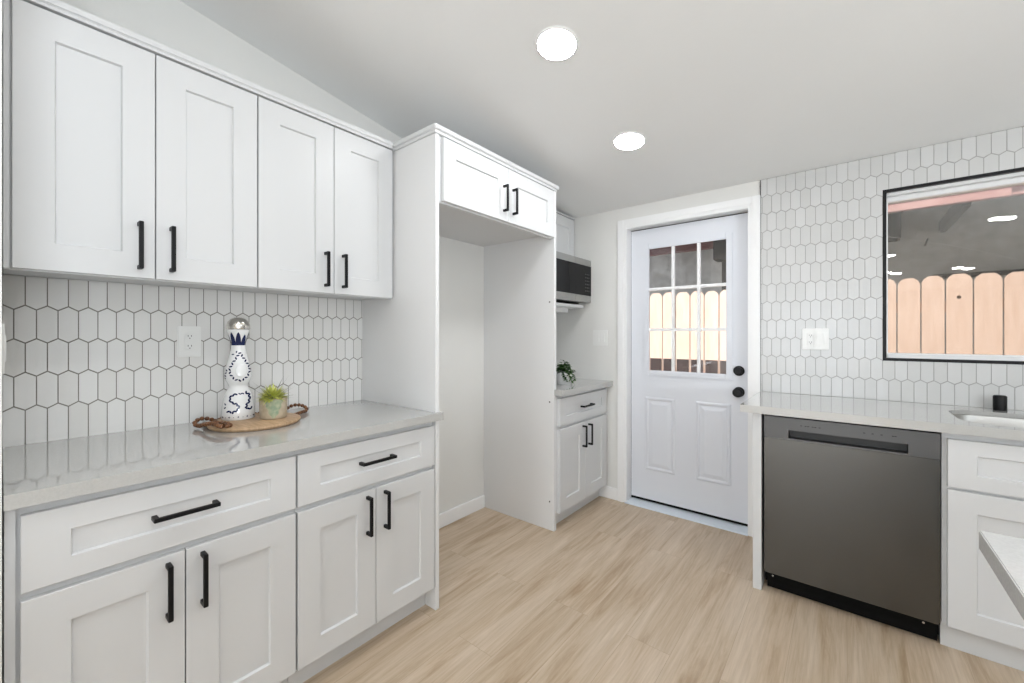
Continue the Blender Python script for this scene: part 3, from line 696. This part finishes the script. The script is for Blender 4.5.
def blob(b, x, z, w, h, ang, off=0.0006):
    V = [surf(x, z, off)]; n = 10
    for k in range(n):
        t = 2 * math.pi * k / n; dx, dz = w * math.cos(t), h * math.sin(t)
        V.append(surf(x + dx * math.cos(ang) - dz * math.sin(ang), z + dx * math.sin(ang) + dz * math.cos(ang), off))
    b.faces(V, [(0, 1 + k, 1 + (k + 1) % n) for k in range(n)], True)
def leafline(b, pts, n, w=0.0024, h=0.0046, spread=0.6):
    d = [0]
    for p, q in zip(pts, pts[1:]): d.append(d[-1] + math.hypot(q[0] - p[0], q[1] - p[1]))
    for k in range(n):
        t = d[-1] * k / (n - 1)
        for i in range(len(pts) - 1):
            if d[i] <= t <= d[i + 1] + 1e-9:
                f = (t - d[i]) / max(1e-9, d[i + 1] - d[i]); x = pts[i][0] + (pts[i + 1][0] - pts[i][0]) * f; z = pts[i][1] + (pts[i + 1][1] - pts[i][1]) * f
                a = math.atan2(pts[i + 1][1] - pts[i][1], pts[i + 1][0] - pts[i][0]) - math.pi / 2
                blob(b, x, z, w, h, a + (spread if k % 2 else -spread)); break
b = MB()
# teardrop garland round the medallion
tear = []
for k in range(25):
    t = 2 * math.pi * k / 24
    z = 0.212 - 0.055 * math.cos(t); x = 0.005 + 0.036 * math.sin(t) * (1.0 if z < 0.2 else max(0.3, 1 - (z - 0.2) / 0.085))
    tear.append((x, z))
leafline(b, tear, 23, 0.0030, 0.0062, 0.85)
leafline(b, [(-0.044, 0.165), (-0.042, 0.185), (-0.039, 0.198)], 4); leafline(b, [(-0.018, 0.262), (-0.006, 0.272)], 2)
# scrolls on the lower bell
leafline(b, [(-0.008, 0.103), (-0.022, 0.098), (-0.029, 0.086), (-0.024, 0.073), (-0.010, 0.066), (0.002, 0.056), (-0.002, 0.042), (-0.018, 0.032), (-0.034, 0.036)], 16, 0.0034, 0.0064, 0.8)
leafline(b, [(0.026, 0.107), (0.036, 0.098), (0.0385, 0.085), (0.036, 0.07), (0.028, 0.058), (0.026, 0.048), (0.034, 0.040), (0.044, 0.044)], 12, 0.0034, 0.0066, 0.8)
leafline(b, [(0.004, 0.104), (0.016, 0.104)], 3); leafline(b, [(-0.044, 0.050), (-0.043, 0.064)], 2)
for k in range(-5, 6):
    x = 0.0585 * math.sin(k * 0.27)
    if k % 2: blob(b, x, 0.012, 0.0014, 0.0014, 0)
    else:
        blob(b, x, 0.013, 0.0012, 0.0038, 0); blob(b, x, 0.013, 0.0012, 0.0038, math.pi / 2)
# agave petals round the neck
def petal(ac, zb, zt_, w):
    V = []; n = 7
    for i in range(n + 1):
        f = i / n; z = zb + (zt_ - zb) * f; ww = w * (1 - f) ** 0.75 * (1.0 + 0.55 * f)
        for s in (-1, 0, 1):
            a = face + ac + s * ww; q = rad(z) + 0.0007
            V.append(Vector((BX + q * math.cos(a), BY + q * math.sin(a), ZT + z)))
    Fs = []
    for i in range(n):
        for j in (0, 1): Fs.append((3 * i + j, 3 * i + j + 1, 3 * i + j + 4, 3 * i + j + 3))
    b.faces(V, Fs, True)
for k in range(9): petal(k * 2 * math.pi / 9, 0.298, 0.352 if k % 2 == 0 else 0.343, 0.38)
b.build('painted_decoration', M['blue'], r, smooth_angle=60)
b = MB(); V = [surf(0.009, 0.197, 0.003)]; n = 24
for (q, off) in ((0.75, 0.0028), (0.9, 0.0022), (1.0, 0.0)):
    for k in range(n): t = 2 * math.pi * k / n; V.append(surf(0.009 + q * 0.021 * math.cos(t), 0.197 + q * 0.028 * math.sin(t), off))
Fs = [(0, 1 + k, 1 + (k + 1) % n) for k in range(n)]
for j in (0, 1): Fs += [(1 + j * n + k, 1 + (j + 1) * n + k, 1 + (j + 1) * n + (k + 1) % n, 1 + j * n + (k + 1) % n) for k in range(n)]
b.faces(V, Fs, True); b.build('medallion', M['ceramic'], r, smooth_angle=60)

# planter with the air plant
PX, PY = -1.838, 0.708
r = thing('planter', (PX, PY, ZT), 'small stoneware planter with a green V glaze and spiky air plant', 'planter')
pp = [(0.046, 0.0), (0.0495, 0.004), (0.0505, 0.04), (0.0515, 0.080), (0.050, 0.083), (0.0475, 0.081), (0.046, 0.060)]
b = MB(); b.lathe(pp, (PX, PY, ZT), 'Z', 44); b.build('pot', M['pot'], r, smooth_angle=50)
b = MB(); b.lathe([(0.0462, 0.0595), (0.0462, 0.064), (0, 0.068)], (PX, PY, ZT), 'Z', 30); b.build('soil', M['soil'], r)
pface = math.atan2(-PY, -PX)
def prad(z): return 0.0495 + (0.0515 - 0.0495) * z / 0.08
b = MB(); V = []; n = 14; mcol = 10
for i in range(n + 1):
    z = 0.006 + 0.073 * i / n; hw = (0.10 + 0.62 * (i / n) ** 0.8)
    for j in range(mcol + 1):
        s = -1 + 2 * j / mcol; a = pface + 0.02 + s * hw + 0.05 * math.sin(i * 1.3 + j)
        rr_ = prad(z) + 0.0008; V.append((PX + rr_ * math.cos(a), PY + rr_ * math.sin(a), ZT + z))
b.faces(V, [(i * (mcol + 1) + j, i * (mcol + 1) + j + 1, (i + 1) * (mcol + 1) + j + 1, (i + 1) * (mcol + 1) + j) for i in range(n) for j in range(mcol)], True)
b.build('green_glaze', M['glaze'], r, smooth_angle=60)
def blade(b, base, d, L, w, droop, n=7):
    d = Vector(d).normalized(); side = d.cross(Vector((0, 0, 1)))
    side = side.normalized() if side.length > 1e-3 else Vector((1, 0, 0)); nn = side.cross(d).normalized()
    V = []; p = Vector(base); dd = d.copy()
    for i in range(n + 1):
        f = i / n; ww = w * (1 - f) ** 0.8 * (0.7 + 0.6 * math.sin(math.pi * min(1, f * 1.4)))
        V += [p + side * ww, p + nn * ww * 0.35, p - side * ww, p - nn * ww * 0.35]
        dd = (dd + Vector((0, 0, -droop / n))).normalized(); p = p + dd * (L / n)
    Fs = [(4 * i + j, 4 * i + (j + 1) % 4, 4 * i + 4 + (j + 1) % 4, 4 * i + 4 + j) for i in range(n) for j in range(4)]
    b.faces(V, Fs, True)
rn = random.Random(3)
b = MB(); c0 = Vector((PX + 0.024, PY - 0.012, ZT + 0.074))
for k in range(150):
    a = rn.uniform(0, 2 * math.pi); el = math.asin(rn.uniform(-0.35, 1.0))
    blade(b, c0 + Vector((0.006 * math.cos(a), 0.006 * math.sin(a), 0.016)), (math.cos(a) * math.cos(el), math.sin(a) * math.cos(el), math.sin(el)), rn.uniform(0.042, 0.060), 0.0090, rn.uniform(0.0, 0.5))
b.build('rosette', M['leaf_y'], r, smooth_angle=60)
b = MB()
for k in range(30):
    a = rn.uniform(-1.7, 3.2); el = rn.uniform(0.3, 1.2)
    blade(b, c0, (math.cos(a) * math.cos(el), math.sin(a) * math.cos(el), math.sin(el)), rn.uniform(0.085, 0.125), 0.0027, rn.uniform(0.1, 0.5))
b.build('thin_spikes', M['leaf_g'], r, smooth_angle=60)

# wooden bead garland
r = thing('bead_garland', (-1.97, 0.62, ZW), 'garland of brown wooden beads looped round the serving board', 'beads')
rb = 0.0084
on, up = ZW + rb, ZT + rb
ctrl = [(-1.905, 0.512, on), (-1.930, 0.500, on), (-1.955, 0.503, on), (-1.958, 0.520, on), (-1.940, 0.530, on), (-1.915, 0.527, on + 0.012), (-1.850, 0.516, up), (-1.800, 0.535, up), (-1.765, 0.532, up), (-1.752, 0.515, up), (-1.762, 0.500, up), (-1.790, 0.497, up + 0.004),
        (-1.830, 0.490, up + 0.004), (-1.870, 0.480, up - 0.002), (-1.905, 0.476, on + 0.004), (-1.930, 0.470, on + 0.004), (-1.947, 0.468, 0.931), (-1.960, 0.478, 0.940), (-1.966, 0.494, 0.944), (-1.963, 0.508, 0.943), (-1.960, 0.522, 0.939), (-1.962, 0.536, 0.931), (-1.974, 0.548, on),
        (-1.994, 0.558, on), (-2.020, 0.574, on), (-2.032, 0.613, on), (-2.035, 0.655, on), (-2.035, 0.697, on), (-2.028, 0.738, on), (-2.018, 0.775, on), (-2.013, 0.815, on + 0.004), (-2.010, 0.839, 0.936), (-2.008, 0.854, 0.943), (-1.998, 0.868, 0.946), (-1.985, 0.880, 0.945),
        (-1.970, 0.891, 0.940), (-1.950, 0.896, 0.931), (-1.936, 0.884, on), (-1.922, 0.862, on), (-1.905, 0.838, on), (-1.884, 0.816, on)]
path = [Vector(ctrl[0])]
for p, q in zip(ctrl, ctrl[1:]):
    p, q = Vector(p), Vector(q)
    for k in range(1, 41):
        c = p.lerp(q, k / 40)
        if (c - path[-1]).length >= 0.0162: path.append(c)
for p in path:
    b = MB(); b.sphere(p, rb, (1, 1, 0.94), 14, 9); b.build('bead', M['beads'], r)
b = MB(); b.tube(path, 0.0012, 6); b.build('cord', M['darkwood'], r)

# trailing plant on the corner worktop
GX, GY, GZ = -1.60, 2.585, 0.916
r = thing('trailing_plant', (GX, GY, GZ), 'leafy green trailing plant in a white pot on the corner worktop', 'plant')
b = MB(); b.lathe([(0.050, 0), (0.053, 0.003), (0.062, 0.082), (0.0625, 0.085), (0.058, 0.085), (0.056, 0.070), (0, 0.070)], (GX, GY, GZ), 'Z', 40); b.build('pot', M['ceramic'], r, smooth_angle=50)
b = MB(); rn = random.Random(11)
def oval(b, c, d, L, w):
    d = Vector(d).normalized(); side = d.cross(Vector((0, 0, 1))); side = side.normalized() if side.length > 1e-3 else Vector((1, 0, 0)); nn = side.cross(d)
    V = []; 
    for f, q in ((0, 0.05), (0.2, 0.75), (0.5, 1.0), (0.8, 0.65), (1.0, 0.03)):
        p = Vector(c) + d * L * f - Vector((0, 0, 0.25 * L * f * f)); V += [p - side * w * q + nn * 0.002, p, p + side * w * q + nn * 0.002]
    b.faces(V, [(3 * i + j, 3 * i + j + 1, 3 * i + j + 4, 3 * i + j + 3) for i in range(4) for j in (0, 1)], True)
for k in range(240):
    a = rn.uniform(0, 2 * math.pi); q = rn.uniform(0, 1) ** 0.6; hgt = rn.uniform(0.0, 1.0)
    rr_ = 0.066 * q * (1.05 - 0.6 * hgt); c = (GX - 0.004 + rr_ * math.cos(a), GY + rr_ * math.sin(a), GZ + 0.080 + 0.095 * hgt * (1 - 0.5 * q))
    oval(b, c, (math.cos(a) + rn.uniform(-.5, .5), math.sin(a) + rn.uniform(-.5, .5), rn.uniform(-0.3, 0.9)), rn.uniform(0.022, 0.036), rn.uniform(0.007, 0.012))
b.build('foliage', M['leaf'], r, smooth_angle=60)
for (a0, ln) in ((-0.75, 0.075), (-0.35, 0.06), (-1.3, 0.065)):
    b = MB(); pts = []
    for i in range(9):
        f = i / 8; rr_ = 0.055 + 0.016 * min(1, f * 3) + 0.006 * f; a = a0 + 0.5 * f
        pts.append((GX + rr_ * math.cos(a), GY + rr_ * math.sin(a), GZ + 0.093 - ln * f * f ** 0.3))
    b.tube(pts, 0.0014, 6)
    for p in pts[1:]:
        for s in (0, 1): oval(b, p, (math.cos(a0 + rn.uniform(-1.5, 1.5)), math.sin(a0 + rn.uniform(-1.5, 1.5)), rn.uniform(-0.6, 0.2)), 0.02, 0.0085)
    b.build('hanging_vine', M['leaf'], r, smooth_angle=60)

# ---------------------------------------------------------------- outside
b = MB(); b.box(-8, 8, YB + 0.15, 14, -0.2, -0.12); struct(b.build('patio_ground', M['concrete']))
FYc = 4.55
edges = [-0.4400, -0.3744 - 0.0017, -0.3444, -0.3135, -0.2813, -0.2508, -0.2201, -0.1885, -0.1565, -0.1245, -0.0925, -0.0605, -0.0285, 0.0035, 0.0365, 0.0689, 0.0993, 0.1288, 0.1606, 0.1928, 0.2246, 0.256, 0.287, 0.318, 0.349, 0.38, 0.411]
edges = [-0.502, -0.471] + edges
fen = thing('picket_fence', (0, FYc, -0.12), 'pale dog eared wooden fence standing outside the window and door', 'fence')
rn = random.Random(5)
for ea, eb in zip(edges, edges[1:]):
    xa, xb = ea * FYc + 0.0045, eb * FYc - 0.0045
    if xb - xa > 0.2:
        xs = [(xa, (xa + xb) / 2 - 0.0045), ((xa + xb) / 2 + 0.0045, xb)]
    else: xs = [(xa, xb)]
    for (x0_, x1_) in xs:
        zt_ = 1.728 + rn.uniform(-0.008, 0.008); ce = 0.038; cz = 0.048; dy = rn.uniform(-0.003, 0.003)
        P = [(x0_, -0.12), (x1_, -0.12), (x1_, zt_ - cz), (x1_ - ce * 0.35, zt_ - cz * 0.42), (x1_ - ce, zt_), (x0_ + ce, zt_), (x0_ + ce * 0.35, zt_ - cz * 0.42), (x0_, zt_ - cz)]
        b = MB(); b.prism([(x, FYc + dy, z) for x, z in P], [(x, FYc + dy + 0.016, z) for x, z in P]); pk = b.build('picket', M['fence'], fen)
        if x0_ < 0:
            b = MB(); b.box(x0_ + 0.007, x1_ - 0.007, FYc - 0.0075, FYc - 0.0035, -0.12, 1.017); b.build('stained_foot', M['fdark'], pk)
        if abs(x0_ - 0.590) < 0.02:
            b = MB(); b.lathe([(0.013, 0), (0.010, 0.002), (0, 0.0025)], (x0_ + 0.066, FYc + dy, 1.558), 'Y', 14); b.build('knot_hole', M['knot'], pk)
for z in (0.2, 0.85, 1.45):
    b = MB(); b.box(edges[0] * FYc, edges[-1] * FYc, FYc + 0.02, FYc + 0.058, z, z + 0.085); b.build('rail', M['fence'], fen)

nb = thing('neighbour_house', (0, 6.2, -0.12), 'grey stucco house with a faded red eave behind the fence', 'house')
b = MB(); b.box(-5.5, 6.5, 6.2, 6.4, -0.12, 3.2); b.build('stucco_wall', M['stucco'], nb)
b = MB(); b.hexa([(-5.5, 4.96, 2.462), (6.5, 4.96, 2.462), (6.5, 6.45, 3.12), (-5.5, 6.45, 3.12), (-5.5, 4.96, 2.52), (6.5, 4.96, 2.52), (6.5, 6.45, 3.2), (-5.5, 6.45, 3.2)]); b.build('roof', M['roofing'], nb)
b = MB(); b.box(-0.35, 1.005, 4.98, 5.03, 2.366, 2.462, 0.004); b.build('fascia_board', M['pink'], nb)
b = MB(); b.box(1.007, 6.5, 5.0, 5.05, 2.372, 2.462, 0.004); b.build('fascia_board', M['pink'], nb)
b = MB(); b.hexa([(0.750, 5.04, 2.345), (0.800, 5.04, 2.345), (0.800, 6.195, 2.345), (0.750, 6.195, 2.345), (0.750, 5.04, 2.46), (0.800, 5.04, 2.46), (0.800, 6.195, 2.46), (0.750, 6.195, 2.46)]); b.build('rafter', M['darkwood'], nb)
b = MB(); b.box(-3.2, -1.02, 5.5, 5.6, 2.35, 2.62); b.build('eave_beam', M['redwood'], nb)
b = MB(); b.box(0.70, 3.0, 6.15, 6.2, 1.86, 1.905); b.build('ledger_strip', M['lantern'], nb)
r = thing('wall_lantern', (0.38, 6.1, 2.35), 'dark box lantern on the stucco seen at the window left edge', 'lantern')
b = MB(); b.box(0.25, 0.445, 5.98, 6.2, 2.30, 2.57, 0.01); b.build('housing', M['lantern'], r)
b = MB(); b.box(0.25, 0.455, 5.97, 6.2, 2.572, 2.60, 0.004); b.build('cap', M['lantern'], r)
r = thing('patio_post', (-1.05, 5.2, -0.12), 'dark patio post with a box head seen through the door glass', 'post')
b = MB(); b.box(-1.115, -1.035, 5.2, 5.28, -0.12, 2.13); b.build('post_shaft', M['lantern'], r)
b = MB(); b.box(-1.19, -0.98, 5.12, 5.33, 2.13, 2.36, 0.006); b.build('post_head', M['lantern'], r)
r = thing('hanging_cable', (0.3, 5.6, 2.27), 'thin pale cable strung before the stucco behind the window', 'cable')
b = MB(); b.tube([(0.28, 5.6, 2.273), (0.55, 5.6, 2.185), (0.85, 5.6, 2.075), (1.22, 5.6, 1.905), (1.8, 5.6, 1.67)], 0.003, 6); b.build('wire', M['wire'], r)
for (x, z) in ((0.385, 2.24), (0.592, 2.168)):
    b = MB(); b.hexa([(x - 0.016, 5.59, z - 0.035), (x - 0.002, 5.59, z - 0.035), (x - 0.002, 5.61, z - 0.035), (x - 0.016, 5.61, z - 0.035), (x + 0.004, 5.59, z + 0.03), (x + 0.018, 5.59, z + 0.03), (x + 0.018, 5.61, z + 0.03), (x + 0.004, 5.61, z + 0.03)]); b.build('clip', M['lantern'], r)
